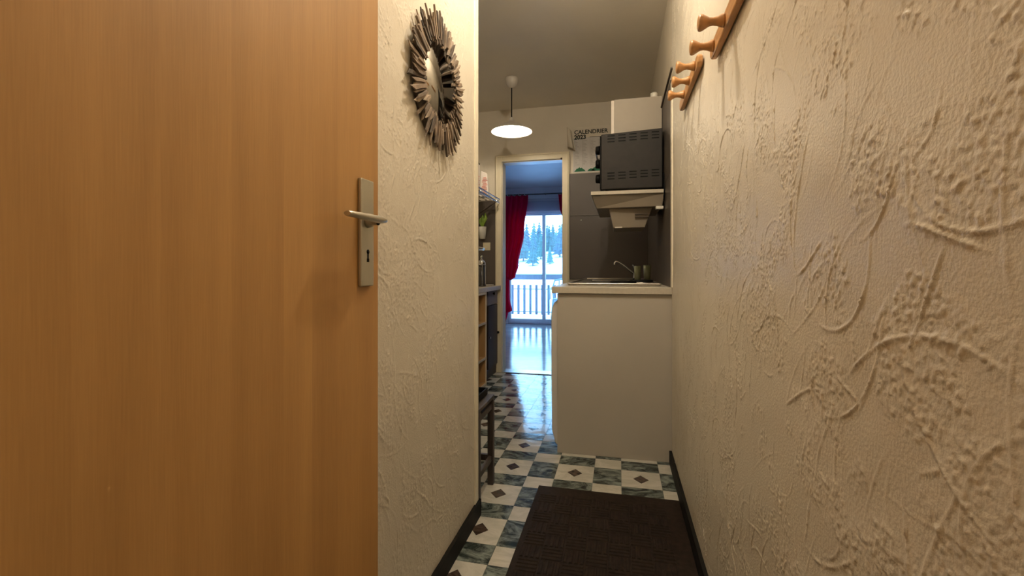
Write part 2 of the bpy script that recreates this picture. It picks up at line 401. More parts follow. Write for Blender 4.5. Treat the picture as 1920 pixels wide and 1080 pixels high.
# living room shell
LX0, LX1, LY = -3.3, 0.9, 7.72
WX0, WX1, WH = -1.90, -0.62, 1.93
struct('ceiling_living', B(LX0 - .1, LX1 + .1, 4.16, LY + .12, 2.36, 2.44), live_m)
struct('wall_left_living', B(LX0 - .1, LX0, 4.16, LY + .12, 0, 2.36), live_m)
struct('wall_right_living', B(LX1, LX1 + .1, 4.16, LY + .12, 0, 2.36), live_m)
fb = MB(); fb.box(LX0, -1.67, 4.06, 4.16, 0, 2.36); fb.box(XR + .12, LX1, 4.06, 4.16, 0, 2.36)
struct('wall_back_living', fb, live_m)
fw = MB(); fw.box(LX0, WX0, LY, LY + .12, 0, 2.36); fw.box(WX1, LX1, LY, LY + .12, 0, 2.36); fw.box(WX0, WX1, LY, LY + .12, WH, 2.36)
struct('wall_far_living', fw, live_m)
struct('floor_living', B(LX0 - .1, LX1 + .1, 4.06, LY + .12, -0.1, 0.0), live_floor)

# kitchen floor and its vinyl tiles
floor = struct('floor', B(-1.67, XR + 0.12, -1.0, 4.06, -0.1, -0.003), grout)
px, nx = 0.172, 0.125; PX = px + nx; py, ny = 0.167, 0.103; PY = py + ny
xw = -0.285; yt = 2.127 - py / 2   # a wide column starts at xw, a tall row starts at yt
mesh_cache = {}
def tile(kind, x0, x1, y0, y1):
    g = 0.0008; w_, h_ = round(x1 - x0, 4), round(y1 - y0, 4)
    key = (kind, w_, h_)
    name = 'tile'
    m = {'w': tile_white, 'd': tile_dark}[kind]
    if key in mesh_cache:
        o = bpy.data.objects.new(name, mesh_cache[key]); C.objects.link(o)
    else:
        o = B(-w_ / 2 + g, w_ / 2 - g, -h_ / 2 + g, h_ / 2 - g, -0.0025, 0.0).build(name, m); mesh_cache[key] = o.data
    o.parent = floor; o.location = ((x0 + x1) / 2, (y0 + y1) / 2, 0)
    return o
dm = None
XLIM0, XLIM1, YLIM0, YLIM1 = -1.18, XR - 0.012, 0.93, 4.055
for i in range(-4, 3):
    for j in range(-5, 9):
        for wi in (0, 1):
            for hi in (0, 1):
                x0 = xw + i * PX + (0 if wi == 0 else px); x1 = x0 + (px if wi == 0 else nx)
                y0 = yt + j * PY + (0 if hi == 0 else py); y1 = y0 + (py if hi == 0 else ny)
                x0c, x1c, y0c, y1c = max(x0, XLIM0), min(x1, XLIM1), max(y0, YLIM0), min(y1, YLIM1)
                if x1c - x0c < 0.01 or y1c - y0c < 0.01: continue
                t = tile('w' if wi == hi else 'd', x0c, x1c, y0c, y1c)
                if wi == 0 and hi == 0 and x0c == x0 and x1c == x1 and y0c == y0 and y1c == y1:
                    if dm is None:
                        d = MB().prism([(-0.034, 0), (0, -0.040), (0.034, 0), (0, 0.040)], 0.0, 0.0006).build('diamond_inset', tile_brown); dm = d.data
                    else:
                        d = bpy.data.objects.new('diamond_inset', dm); C.objects.link(d)
                    d.parent = t; d.location = (0, 0, 0)

# skirtings and trims
bl = MB(); bl.box(XL, XL + 0.012, 0.0, YC + 0.012, 0, 0.062); bl.box(XL - 0.14, XL + 0.012, YC, YC + 0.012, 0, 0.062)
struct('baseboard_left', bl, black_base)
struct('baseboard_right', B(XR - 0.013, XR - 0.001, 0.0, 2.338, 0, 0.062), black_base)
tb = MB(); tb.box(XL - 0.003, XL + 0.004, 1.632, YC + 0.004, 0.062, CE); tb.box(XL - 0.12, XL + 0.004, YC, YC + 0.004, 0.062, CE)
struct('trim_1', tb, edge_m, label='smooth cream corner bead on the end of the textured left wall')
struct('trim_2', B(XR - 0.006, XR + 0.006, 2.300, 2.342, 0.863, 1.86), edge_m, label='narrow cream trim where the right wall meets the dark splashback')
struct('trim_3', B(DX0, DX1, 4.04, 4.18, 0.0, 0.006), steel, label='metal threshold strip under the doorway')

# ------------------------------------------------------------------ open beech door on the left
dr = thing('door_1', (-0.44, -0.06, 0), None, None); dr['kind'] = 'structure'; dr['label'] = 'open beech veneer door leaf filling the left of the frame'
MB().box(-0.480, -0.440, -0.06, 0.772, 0.008, 2.04, bev=0.0015).build('leaf', veneer, dr)
pl = MB().box(-0.440, -0.4325, 0.703, 0.744, 0.920, 1.109, bev=0.002).build('back_plate', nickel, dr)
k = MB(); k.lathe([(0.0001, 0), (0.0042, 0), (0.0042, 0.0006), (0.0001, 0.0006)], axis='X', loc=(-0.4325, 0.7235, 0.981), n=14)
k.box(-0.4325, -0.4319, 0.7215, 0.7255, 0.966, 0.980); k.box(-0.4325, -0.4319, 0.7200, 0.7270, 0.963, 0.969)
k.build('keyhole', black_pl, pl)
h = MB()
h.lathe([(0.0001, 0), (0.013, 0), (0.012, 0.006), (0.0085, 0.012), (0.0085, 0.020)], axis='X', loc=(-0.4325, 0.7235, 1.036), n=20)
h.build('handle_neck', nickel, dr)
# lever: flat tapered blade, thicker at the elbow
def blade(pts, ws, hs, n=16):
    mb = MB(); rings = []
    for (p, w_, h_) in zip(pts, ws, hs):
        rings.append([Vector(p) + Vector((math.cos(2 * math.pi * q / n) * w_, 0, math.sin(2 * math.pi * q / n) * h_)) for q in range(n)])
    vs = [v for r in rings for v in r]; fs = []
    for i in range(len(pts) - 1):
        for q in range(n): fs.append((i * n + q, i * n + (q + 1) % n, (i + 1) * n + (q + 1) % n, (i + 1) * n + q))
    mb.add(vs, fs, True); mb.add(rings[0], [tuple(range(n))]); mb.add(rings[-1], [tuple(range(n))]); return mb
ys = [0.744, 0.740, 0.731, 0.717, 0.695, 0.670, 0.648, 0.634, 0.629]
blade([(-0.409 - 0.004 * ((0.745 - y) / 0.14) ** 2, y, 1.037 + 0.001 * ((0.745 - y) / 0.14)) for y in ys],
      [0.002, 0.006, 0.009, 0.010, 0.009, 0.0085, 0.008, 0.008, 0.006], [0.002, 0.004, 0.006, 0.0065, 0.006, 0.0055, 0.005, 0.005, 0.004]).build('lever', nickel, dr)
for z in (0.25, 1.02, 1.80):
    MB().lathe([(0.0001, 0), (0.008, 0), (0.008, 0.09), (0.0001, 0.09)], loc=(-0.448, -0.066, z), n=14).build('hinge', nickel, dr)

# ------------------------------------------------------------------ driftwood mirror
MC = Vector((XL, 1.258, 1.497))
mr_ = thing('driftwood_mirror', MC, 'round sunburst mirror framed in driftwood sticks, hung on the left wall', 'mirror')
MB().lathe([(0.105, 0.004), (0.172, 0.004), (0.172, 0.010), (0.105, 0.010), (0.105, 0.004)], axis='X', loc=MC, n=48).build('backing_ring', drift[3], mr_)
MB().lathe([(0.0001, 0.0105), (0.128, 0.0105), (0.128, 0.0135), (0.0001, 0.0135)], axis='X', loc=MC, n=48).build('mirror_glass', mirror_m, mr_)
NS = 52
for i in range(NS * 2):
    lay = i % 2; a = 2 * math.pi * i / (NS * 2) + random.uniform(-0.025, 0.025)
    r0 = 0.104 + random.uniform(-0.004, 0.016) + (0.014 if lay else 0); r1 = random.uniform(0.178, 0.208) if lay == 0 else random.uniform(0.150, 0.208)
    w0 = random.uniform(0.0036, 0.0062); w1 = w0 * random.uniform(0.65, 1.45); th = random.uniform(0.003, 0.006)
    xo = 0.014 if lay == 0 else 0.019; xo += random.uniform(0, 0.002)
    tilt = random.uniform(-0.005, 0.003)
    t = MB(); cut = random.uniform(-0.013, 0.013); cut0 = random.uniform(-0.004, 0.004); bow = random.uniform(-0.003, 0.003); rm = (r0 + r1) / 2
    lo = [(r0 + cut0, -w0), (rm, -(w0 + w1) / 2 * 1.1 + bow), (r1 + cut, -w1), (r1 - cut, w1), (rm, (w0 + w1) / 2 * 0.95 + bow), (r0 - cut0, w0)]
    ca, sa = math.cos(a), math.sin(a)
    def P(r, s_, x): return (MC.x + x, MC.y + r * ca - s_ * sa, MC.z + r * sa + s_ * ca)
    vs = [P(r, s_, xo + tilt * (r - r0) / 0.1) for r, s_ in lo] + [P(r, s_ * 0.72, xo + th + tilt * (r - r0) / 0.1) for r, s_ in lo]
    t.add(vs, [(5, 4, 3, 2, 1, 0), (6, 7, 8, 9, 10, 11)] + [(q, (q + 1) % 6, (q + 1) % 6 + 6, q + 6) for q in range(6)])
    t.build('driftwood_stick', drift[random.choice((0, 0, 1, 1, 2, 2, 3))], mr_)

# ------------------------------------------------------------------ peg racks on the right wall
def rack(y0, y1, zc, pegs, label, group, slope=0.0, hh=0.021, pr=1.0):
    X = XR - 0.004
    rk = thing('peg_rack', (X, (y0 + y1) / 2, zc - hh), label, 'coat rack', group)
    x1 = X - 0.016
    # board with tapered, rounded ends and chamfered front
    poly = [(y0, zc - hh * 0.5), (y0 + 0.012, zc - hh * 0.9), (y0 + 0.03, zc - hh), (y1 - 0.03, zc - hh), (y1 - 0.012, zc - hh * 0.9), (y1, zc - hh * 0.5),
            (y1, zc + hh * 0.5), (y1 - 0.012, zc + hh * 0.9), (y1 - 0.03, zc + hh), (y0 + 0.03, zc + hh), (y0 + 0.012, zc + hh * 0.9), (y0, zc + hh * 0.5)]
    b = MB().prism(poly, X, x1, axis='X').build('board', beech, rk, bevel=0.004)
    for yp in pegs:
        prof = [(0.0001, 0.0), (0.0150, 0.0), (0.0142, -0.006), (0.0105, -0.015), (0.0088, -0.024), (0.0095, -0.032), (0.0140, -0.040), (0.0178, -0.047),
                (0.0186, -0.051), (0.0172, -0.055), (0.011, -0.057), (0.0001, -0.0575)]
        MB().lathe([(r * pr, h_) for r, h_ in prof], axis='X', loc=(x1, yp, zc), n=24).build('peg', beech, rk)
    return rk
rack(0.985, 1.285, 1.517, (1.115, 1.235), 'beech peg rack on the right wall nearest the viewer, cut by the picture top', 'peg racks on the right wall')
rack(1.475, 1.900, 1.592, (1.525, 1.640, 1.765), 'beech peg rack on the right wall, farther one with three pegs', 'peg racks on the right wall')

# ------------------------------------------------------------------ dark ribbed mat
mt = thing('door_mat', (-0.05, 1.4, 0), 'dark brown ribbed mat lying on the checkered corridor floor', 'mat')
mx0, mx1, my0, my1 = -0.340, 0.2402, 0.86, 1.958
MB().box(mx0, mx1, my0, my1, 0.0008, 0.006, bev=0.002).build('backing', rubber, mt)
rb = MB()
cell = 0.072
nxc = int((mx1 - mx0 - 0.03) / cell); nyc = int((my1 - my0 - 0.03) / cell)
for i in range(nxc):
    for j in range(nyc):
        cx0 = mx0 + 0.018 + i * cell; cy0 = my0 + 0.02 + j * cell
        for k_ in range(4):
            o0 = k_ * cell / 4 + 0.002; o1 = o0 + cell / 4 - 0.005
            if (i + j) % 2: rb.hexa([(cx0 + .002, cy0 + o0, .006), (cx0 + cell - .002, cy0 + o0, .006), (cx0 + cell - .002, cy0 + o1, .006), (cx0 + .002, cy0 + o1, .006)],
                                    [(cx0 + .004, cy0 + o0 + .003, .009), (cx0 + cell - .004, cy0 + o0 + .003, .009), (cx0 + cell - .004, cy0 + o1 - .003, .009), (cx0 + .004, cy0 + o1 - .003, .009)])
            else: rb.hexa([(cx0 + o0, cy0 + .002, .006), (cx0 + o1, cy0 + .002, .006), (cx0 + o1, cy0 + cell - .002, .006), (cx0 + o0, cy0 + cell - .002, .006)],
                          [(cx0 + o0 + .003, cy0 + .004, .009), (cx0 + o1 - .003, cy0 + .004, .009), (cx0 + o1 - .003, cy0 + cell - .004, .009), (cx0 + o0 + .003, cy0 + cell - .004, .009)])
tag(rb.build('rib', rubber, mt), kind='stuff')

# ------------------------------------------------------------------ kitchenette on the right
MB().box(-0.310, XR + 0.002, 2.344, 2.362, 0.001, 0.824).build('side_panel', laminate)
sp_ = bpy.data.objects['side_panel']; tag(sp_, 'plain white laminate end panel of the kitchenette, standing on the checkered floor', 'panel')
ct = thing('countertop', (-0.04, 3.2, 0.825), 'pale laminate countertop running over the white end panel to the far wall', 'worktop')
MB().box(-0.338, XR + 0.001, 2.328, 4.046, 0.826, 0.861, bev=0.003).build('slab', counter_m, ct)
MB().box(-0.30, XR + 0.001, 2.342, 2.344, 0.8245, 0.826).build('shadow_line_strip', dark_edge, ct)  # dark strip painting in the shadow line under the slab edge

wm = thing('washing_machine', (-0.06, 2.68, 0), 'white front-loading appliance tucked under the countertop behind the end panel', 'washing machine')
poly = [(-0.322, 0.03), (-0.342, 0.10), (-0.346, 0.40), (-0.346, 0.66), (-0.346, 0.70), (-0.342, 0.745), (-0.330, 0.775), (-0.305, 0.795), (0.22, 0.795), (0.22, 0.03)]
MB().prism(poly, 2.372, 2.965, axis='Y').build('body', white_en, wm, bevel=0.006)
MB().box(-0.3475, -0.3455, 2.372, 2.965, 0.672, 0.676).build('panel_seam', dark_edge, wm)
MB().box(-0.3435, -0.341, 2.372, 2.965, 0.118, 0.122).build('plinth_seam', dark_edge, wm)
d = MB().lathe([(0.175, 0), (0.172, -0.012), (0.145, -0.016), (0.128, -0.010)], axis='X', loc=(-0.346, 2.67, 0.38), n=36).build('door_ring', white_en, wm)
MB().lathe([(0.13, -0.010), (0.10, -0.022), (0.0001, -0.026)], axis='X', loc=(-0.346, 2.67, 0.38), n=36).build('door_glass', black_pl, wm)
MB().lathe([(0.028, 0), (0.026, -0.016), (0.0001, -0.017)], axis='X', loc=(-0.346, 2.78, 0.728), n=24).build('dial', white_en, wm)
for xx_ in (-0.28, 0.17):
    for yy_ in (2.42, 2.92): MB().lathe([(0.0001, 0), (0.02, 0), (0.02, 0.031), (0.0001, 0.031)], loc=(xx_, yy_, 0.0), n=12).build('foot', black_pl, wm)
# a plain base cupboard between the machine and the far wall
bc = thing('base_cupboard', (-0.05, 3.5, 0), 'white base cupboard under the far end of the countertop', 'cupboard')
MB().box(-0.29, 0.24, 2.975, 4.044, 0.001, 0.824).build('carcass', laminate, bc)
for ya, yb in ((2.98, 3.505), (3.515, 4.04)):
    d = MB().box(-0.308, -0.291, ya, yb, 0.10, 0.82, bev=0.002).build('cupboard_door', laminate, bc)
    MB().tube([(-0.308, yb - 0.06, 0.74), (-0.328, yb - 0.06, 0.74), (-0.328, yb - 0.06, 0.62), (-0.308, yb - 0.06, 0.62)], 0.005, 8).build('door_handle', steel, d)

# stainless sink and hob sheet
sk = thing('sink_hob_top', (-0.02, 3.2, 0.861), 'stainless steel sink and hob top set into the pale countertop', 'sink')
zt = 0.8615
sh = MB()
sh.box(-0.27, 0.215, 2.50, 3.16, zt, zt + 0.007); sh.box(-0.27, 0.215, 3.56, 3.92, zt, zt + 0.007)
sh.box(-0.27, -0.20, 3.16, 3.56, zt, zt + 0.007); sh.box(0.10, 0.215, 3.16, 3.56, zt, zt + 0.007)
sh.build('steel_sheet', steel, sk, bevel=0.002)
rm_ = MB()
for a_ in ((-0.275, -0.262, 2.495, 3.925), (0.207, 0.22, 2.495, 3.925), (-0.275, 0.22, 2.495, 2.508), (-0.275, 0.22, 3.912, 3.925)): rm_.box(a_[0], a_[1], a_[2], a_[3], zt + 0.0071, zt + 0.0145)
rm_.build('raised_rim', steel, sk, bevel=0.003)
bw = MB(); bw.box(-0.20, 0.10, 3.16, 3.56, zt + 0.0002, zt + 0.001)
bw.build('sink_basin', black_pl, sk)
for (hx, hy, hr) in ((0.025, 2.64, 0.073), (0.135, 2.88, 0.070)):
    hb = MB().lathe([(0.0001, 0.017), (hr * 0.25, 0.017), (hr * 0.27, 0.015), (hr * 0.9, 0.017), (hr, 0.015), (hr, 0.0)], loc=(hx, hy, zt + 0.0071), n=32).build('hotplate', black_pl, sk)
    MB().lathe([(hr * 1.02, 0.0), (hr * 1.12, 0.0), (hr * 1.12, 0.004), (hr * 1.02, 0.006), (hr * 1.02, 0.0)], loc=(hx, hy, zt + 0.0071), n=32).build('hotplate_ring', chrome, hb)

fa = thing('kitchen_faucet', (0.125, 3.46, 0.8686), 'slim chrome faucet with a long raised spout behind the hob', 'faucet')
MB().lathe([(0.0001, 0), (0.025, 0), (0.024, 0.02), (0.020, 0.045), (0.017, 0.055), (0.0001, 0.058)], loc=(0.125, 3.46, 0.8687), n=22).build('body', chrome, fa)
MB().tube([(0.125, 3.46, 0.905), (0.10, 3.46, 0.925), (0.03, 3.45, 0.985), (0.0, 3.45, 1.005), (-0.02, 3.45, 1.008), (-0.028, 3.45, 0.998), (-0.028, 3.45, 0.985)], [0.008, 0.0075, 0.007, 0.007, 0.0075, 0.008, 0.0085], 10).build('spout', chrome, fa)
MB().tube([(0.125, 3.46, 0.925), (0.12, 3.46, 0.95), (0.10, 3.46, 0.985)], [0.006, 0.005, 0.006], 8).build('lever', chrome, fa)
for x_, y_, r_, h_, lb in ((0.122, 3.12, 0.023, 0.104, 'greenish tumbler behind the hob, left one of the pair'), (0.186, 3.18, 0.025, 0.108, 'greenish tumbler behind the hob, right one beside the wall')):
    g = MB().lathe([(0.0001, 0), (r_ * 0.85, 0), (r_, h_), (r_ * 0.9, h_), (r_ * 0.78, 0.01), (0.0001, 0.01)], loc=(x_, y_, zt + 0.0072), n=22).build('tumbler', glass_green)
    tag(g, lb, 'glass', 'tumblers on the countertop')

# dark splashback: on the far wall (two boards, joint at 1.42) and right wall
sb = thing('splashback', (0, 4.05, 0.86), 'dark taupe splashback boards lining the corner behind the kitchenette', 'splashback')
MB().box(-0.425, 0.248, 4.047, 4.058, 0.8615, 1.422).build('board', taupe, sb)
MB().box(-0.425, 0.248, 4.047, 4.058, 1.425, 1.80).build('board', taupe, sb)
MB().box(0.246, 0.258, 2.344, 4.046, 0.8615, 1.422).build('board', taupe, sb)
MB().box(0.246, 0.258, 2.344, 4.046, 1.425, 1.88).build('board', taupe, sb)
MB().lathe([(0.0001, -0.010), (0.005, -0.009), (0.006, -0.004), (0.004, 0)], axis='Y', loc=(-0.323, 4.047, 1.385), n=12).build('screw_head', pot_w, sb)
rail_ = MB().box(0.236, 0.2455, 2.22, 2.86, 1.884, 1.890).build('wall_shelf', dark_edge); tag(rail_, 'thin dark wooden ledge on the right wall beside the farther peg rack', 'ledge')
rail_.location = (0, 0, 0)

# shelf board carrying the oven
ws = thing('oven_shelf', (0.05, 2.9, 1.37), 'pale shelf board fixed to the right wall under the black mini oven', 'shelf')
MB().box(-0.153, 0.245, 2.60, 3.15, 1.370, 1.390, bev=0.0015).build('board', counter_m, ws)
# extractor hood
hd = thing('extractor_hood', (0.05, 2.9, 1.19), 'beige extractor hood mounted under the shelf board above the hob', 'range hood')
MB().hexa([(-0.125, 2.66, 1.300), (0.235, 2.63, 1.300), (0.235, 3.12, 1.300), (-0.125, 3.12, 1.300)],
          [(-0.148, 2.61, 1.3695), (0.243, 2.61, 1.3695), (0.243, 3.14, 1.3695), (-0.148, 3.14, 1.3695)]).build('canopy', hood_m, hd, bevel=0.003)
bx_ = MB().hexa([(-0.030, 2.70, 1.190), (0.145, 2.70, 1.190), (0.145, 3.00, 1.190), (-0.030, 3.00, 1.190)],
          [(-0.055, 2.68, 1.2995), (0.185, 2.68, 1.2995), (0.185, 3.05, 1.2995), (-0.055, 3.05, 1.2995)]).build('motor_box', hood_m, hd, bevel=0.003)
for z in (1.262, 1.246): MB().box(0.09, 0.165, 2.676, 2.690, z, z + 0.004).build('slit', dark_edge, bx_)
MB().box(0.20, 0.24, 2.615, 2.655, 1.283, 1.2995, bev=0.002).build('rocker_switch', pot_w, hd)
MB().box(-0.020, 0.02, 2.695, 2.702, 1.190, 1.196).build('latch', pot_w, hd)

# mini oven
ov = thing('mini_oven', (0.07, 2.83, 1.39), 'black mini oven with slotted side vents standing on the pale shelf', 'oven')
zo = 1.404
y0, y1 = 2.625, 3.06
MB().hexa([(-0.098, y0, zo), (0.236, y0, zo), (0.236, y1, zo), (-0.098, y1, zo)],
          [(-0.098, y0, 1.716), (0.236, y0, 1.732), (0.236, y1, 1.732), (-0.098, y1, 1.716)]).build('casing', oven_m, ov, bevel=0.005)
for row, zr in ((0, 1.672), (1, 1.462)):
    for c_ in range(5):
        for q in range(3):
            xx0 = -0.062 + c_ * 0.060
            zz = zr + q * 0.0165 + (xx0 + 0.06) * 0.03
            MB().box(xx0, xx0 + 0.040, y0 - 0.0012, y0 + 0.004, zz - 0.0028, zz + 0.0028, bev=0.0011).build('vent_slot', black_pl, ov)
MB().box(-0.104, -0.0985, y0 + 0.004, y1 - 0.004, zo + 0.006, 1.708, bev=0.001).build('front_frame', black_pl, ov)
MB().box(-0.108, -0.1045, y0 + 0.12, y1 - 0.02, zo + 0.02, 1.68, bev=0.001).build('glass_door', mat('oven_glass', (0.01, 0.01, 0.012), 0.05, coat=1.0), ov)
MB().tube([(-0.1085, y0 + 0.15, 1.665), (-0.135, y0 + 0.15, 1.665), (-0.135, y1 - 0.05, 1.665), (-0.1085, y1 - 0.05, 1.665)], 0.006, 8).build('door_handle', steel, ov)
for zk in (1.640, 1.560, 1.475):
    kb = MB().lathe([(0.0001, 0), (0.026, 0), (0.024, -0.022), (0.020, -0.026), (0.0001, -0.027)], axis='X', loc=(-0.1045, y0 + 0.055, zk), n=22).build('knob', black_pl, ov)
for fx in (-0.07, 0.20):
    for fy in (2.66, 3.02): MB().lathe([(0.0001, 0), (0.014, 0), (0.014, 0.0138), (0.0001, 0.0138)], loc=(fx, fy, 1.3905), n=12).build('foot', black_pl, ov)
cord = MB().tube([(0.2395, 2.70, 1.50), (0.2405, 2.62, 1.48), (0.2405, 2.585, 1.44), (0.2405, 2.575, 1.40), (0.2405, 2.572, 1.36), (0.2405, 2.59, 1.325), (0.2405, 2.60, 1.345), (0.2405, 2.575, 1.375)], 0.0035, 8).build('power_cord', black_pl)
tag(cord, 'black power cord looping down behind the mini oven by the wall', 'cord')

# upper cupboard
uc = thing('upper_cupboard', (0.1, 3.1, 1.79), 'small white upper cupboard above the black mini oven', 'cupboard')
MB().box(-0.025, 0.243, 2.75, 3.90, 1.745, 1.953).build('carcass', mat('cupboard_board', (0.34, 0.30, 0.245), 0.5, noise=0.03), uc)
MB().box(-0.043, -0.0255, 2.752, 3.33, 1.742, 1.950, bev=0.001).build('cupboard_door', table_m, uc)
MB().box(-0.043, -0.0255, 3.335, 3.90, 1.742, 1.950, bev=0.001).build('cupboard_door', table_m, uc)
jr = MB().lathe([(0.0001, 0), (0.020, 0), (0.021, 0.045), (0.017, 0.05), (0.016, 0.03), (0.0001, 0.03)], loc=(0.205, 2.83, 1.9535), n=20).build('small_cup', pot_w)
tag(jr, 'small pale cup standing on top of the white upper cupboard', 'cup')

# ------------------------------------------------------------------ calendar
ca = thing('wall_calendar', (-0.16, 4.06, 2.0), 'paper wall calendar for 2023 with a curled corner, above the dark splashback', 'calendar')
cy = 4.056
sheet = MB().prism([(-0.395, 1.806), (0.10, 1.806), (0.10, 2.215), (-0.36, 2.215), (-0.395, 2.16)], cy, cy + 0.002, axis='Y').build('sheet', paper, ca)
MB().box(-0.395, 0.10, cy - 0.0008, cy - 0.0001, 1.812, 2.118).build('month_grid', paper_w, ca)
cols = MB()
for q in range(7):
    x0 = -0.385 + q * 0.07
    cols.box(x0, x0 + 0.0018, cy - 0.0015, cy - 0.0009, 1.86, 2.10)
    for rr_ in range(18): cols.box(x0 + 0.006, x0 + 0.006 + 0.012 + 0.03 * random.random(), cy - 0.0015, cy - 0.0009, 1.875 + rr_ * 0.0125, 1.878 + rr_ * 0.0125)
tag(cols.build('month_columns', mat('pale_print', (0.36, 0.34, 0.33), 0.7), ca), kind='stuff')
def text(s_, size, loc, m, parent, bold=0.0, sx=1.0):
    cu = bpy.data.curves.new('txt', 'FONT'); cu.body = s_; cu.size = size; cu.extrude = 0.0003; cu.offset = bold
    t = bpy.data.objects.new('t', cu); C.objects.link(t)
    dg = bpy.context.evaluated_depsgraph_get(); me = bpy.data.meshes.new_from_object(t.evaluated_get(dg))
    bpy.data.objects.remove(t)
    me.transform(Matrix.Translation(loc) @ Matrix.Rotation(math.pi / 2, 4, 'X') @ Matrix.Diagonal((sx, 1, 1, 1)))
    me.materials.clear(); me.materials.append(m)
    o = bpy.data.objects.new('lettering', me); C.objects.link(o); o.parent = parent; o.location = -parent.location; return o
text('CALENDRIER', 0.050, (-0.385, cy - 0.002, 2.150), ink, ca, 0.0012, 1.0)
text('2023', 0.052, (-0.385, cy - 0.002, 2.105), ink, ca, 0.0022, 1.0)
MB().box(-0.25, 0.05, cy - 0.0018, cy - 0.0009, 2.117, 2.121).build('rule', ink, ca)
lv = MB()
for x0, x1, hh in ((-0.385, -0.285, 0.035), (-0.27, -0.20, 0.022), (-0.235, -0.15, 0.04), (-0.13, -0.04, 0.03)):
    n_ = 9; poly = [(x0, 1.818), (x1, 1.818)] + [(x1 - (x1 - x0) * q / n_, 1.822 + hh * abs(math.sin(math.pi * q / n_)) * (0.75 + 0.25 * (q % 2))) for q in range(1, n_)]
    lv.prism(poly, cy - 0.0016, cy - 0.0009, axis='Y')
lv.build('leaf_print', leaf_green, ca)
# curled corner: a roll of paper
ro = MB(); pts = 16
vs = []; fs = []
for q in range(pts):
    a = math.radians(-40 + q * 340 / (pts - 1)); 
    for (zc_, r_, xc_) in ((2.19, 0.020, -0.425), (2.015, 0.034, -0.405)):
        vs.append((xc_ + r_ * math.cos(a), cy - 0.036 + r_ * math.sin(a), zc_ - 0.02 * math.cos(a)))
for q in range(pts - 1): fs.append((2 * q, 2 * q + 1, 2 * q + 3, 2 * q + 2))
ro.add(vs, fs, True)
o = ro.build('curled_corner', paper, ca); so = o.modifiers.new('s', 'SOLIDIFY'); so.thickness = 0.001

# ------------------------------------------------------------------ far doorway frame
df = thing('door_2', (-0.77, 4.06, 0), None, None); df['kind'] = 'structure'; df['label'] = 'cream doorway frame leading to the living room'
fr = MB()
fr.box(-1.108, DX0 + 0.012, 4.035, 4.060, 0, 1.999); fr.box(DX1 - 0.014, -0.427, 4.035, 4.060, 0, 1.999); fr.box(DX0 + 0.012, DX1 - 0.014, 4.035, 4.060, DH - 0.012, 1.999)
fr.build('casing', trim_m, df, bevel=0.004)
ji = MB(); ji.box(DX0, DX0 + 0.016, 4.06, 4.175, 0.006, DH); ji.box(DX1 - 0.018, DX1, 4.06, 4.175, 0.006, DH); ji.box(DX0, DX1, 4.06, 4.175, DH - 0.018, DH)
ji.build('jamb_lining', trim_m, df)
mo = MB(); mo.box(-1.100, -1.090, 4.028, 4.036, 0, 1.992); mo.box(-0.446, -0.436, 4.028, 4.036, 0, 1.992); mo.box(-1.100, -0.436, 4.028, 4.036, 1.982, 1.992)
mo.build('moulding', trim_m, df, bevel=0.003)
MB().lathe([(0.0001, -0.014), (0.011, -0.012), (0.012, -0.004), (0.007, 0)], axis='Y', loc=(-1.080, 4.035, 0.371), n=14).build('stop_knob', black_pl, df)
MB().lathe([(0.0001, -0.010), (0.008, -0.008), (0.008, 0)], axis='Y', loc=(-0.497, 4.035, 1.937), n=12).build('catch', dark_edge, df)

# ------------------------------------------------------------------ pendant lamp
X_, Y_, Z_ = PEND
pe = thing('pendant_lamp', (X_, Y_, 2.0), 'white metal pendant lamp with a wide conical shade, lit, hanging from the ceiling', 'lamp')
MB().lathe([(0.0001, 2.419), (0.050, 2.419), (0.050, 2.405), (0.047, 2.385), (0.037, 2.362), (0.020, 2.350), (0.010, 2.343), (0.0001, 2.343)], loc=(X_, Y_, 0), n=30).build('canopy', shade_m, pe)
MB().tube([(X_, Y_, 2.343), (X_, Y_, 2.20), (X_, Y_, 2.115)], 0.0042, 8).build('cord', black_pl, pe)
so_ = MB().lathe([(0.0001, 2.118), (0.010, 2.117), (0.018, 2.105), (0.022, 2.088), (0.055, 2.070), (0.105, 2.043), (0.150, 2.014), (0.157, 2.006)], loc=(X_, Y_, 0), n=44).build('lamp_shade', shade_m, pe)
MB().lathe([(0.020, 2.084), (0.052, 2.066), (0.103, 2.039), (0.149, 2.010), (0.157, 2.0055)], loc=(X_, Y_, 0), n=44).build('shade_lining', shade_in, pe)
MB().lathe([(0.0001, 2.082), (0.016, 2.082), (0.016, 2.058), (0.0001, 2.058)], loc=(X_, Y_, 0), n=16).build('socket', shade_in, pe)
MB().lathe([(0.0001, 2.000), (0.010, 2.002), (0.019, 2.009), (0.0235, 2.020), (0.022, 2.034), (0.014, 2.048), (0.012, 2.057)], loc=(X_, Y_, 0), n=20).build('bulb', bulb_m, pe)

# ------------------------------------------------------------------ kitchen left side
# white inner door folded back behind the left wall
d3 = thing('door_3', (-0.71, 1.8, 0), None, None); d3['kind'] = 'structure'; d3['label'] = 'cream door leaf folded back behind the end of the left wall'
MB().box(-0.735, -0.695, 1.44, 2.200, 0.008, 2.095, bev=0.002).build('leaf', trim_m, d3)
MB().box(-0.695, -0.688, 2.125, 2.165, 0.905, 1.125, bev=0.002).build('back_plate', black_pl, d3)
MB().tube([(-0.688, 2.145, 1.05), (-0.650, 2.145, 1.05), (-0.648, 2.10, 1.05), (-0.648, 2.03, 1.05)], 0.008, 10).build('lever', nickel, d3)

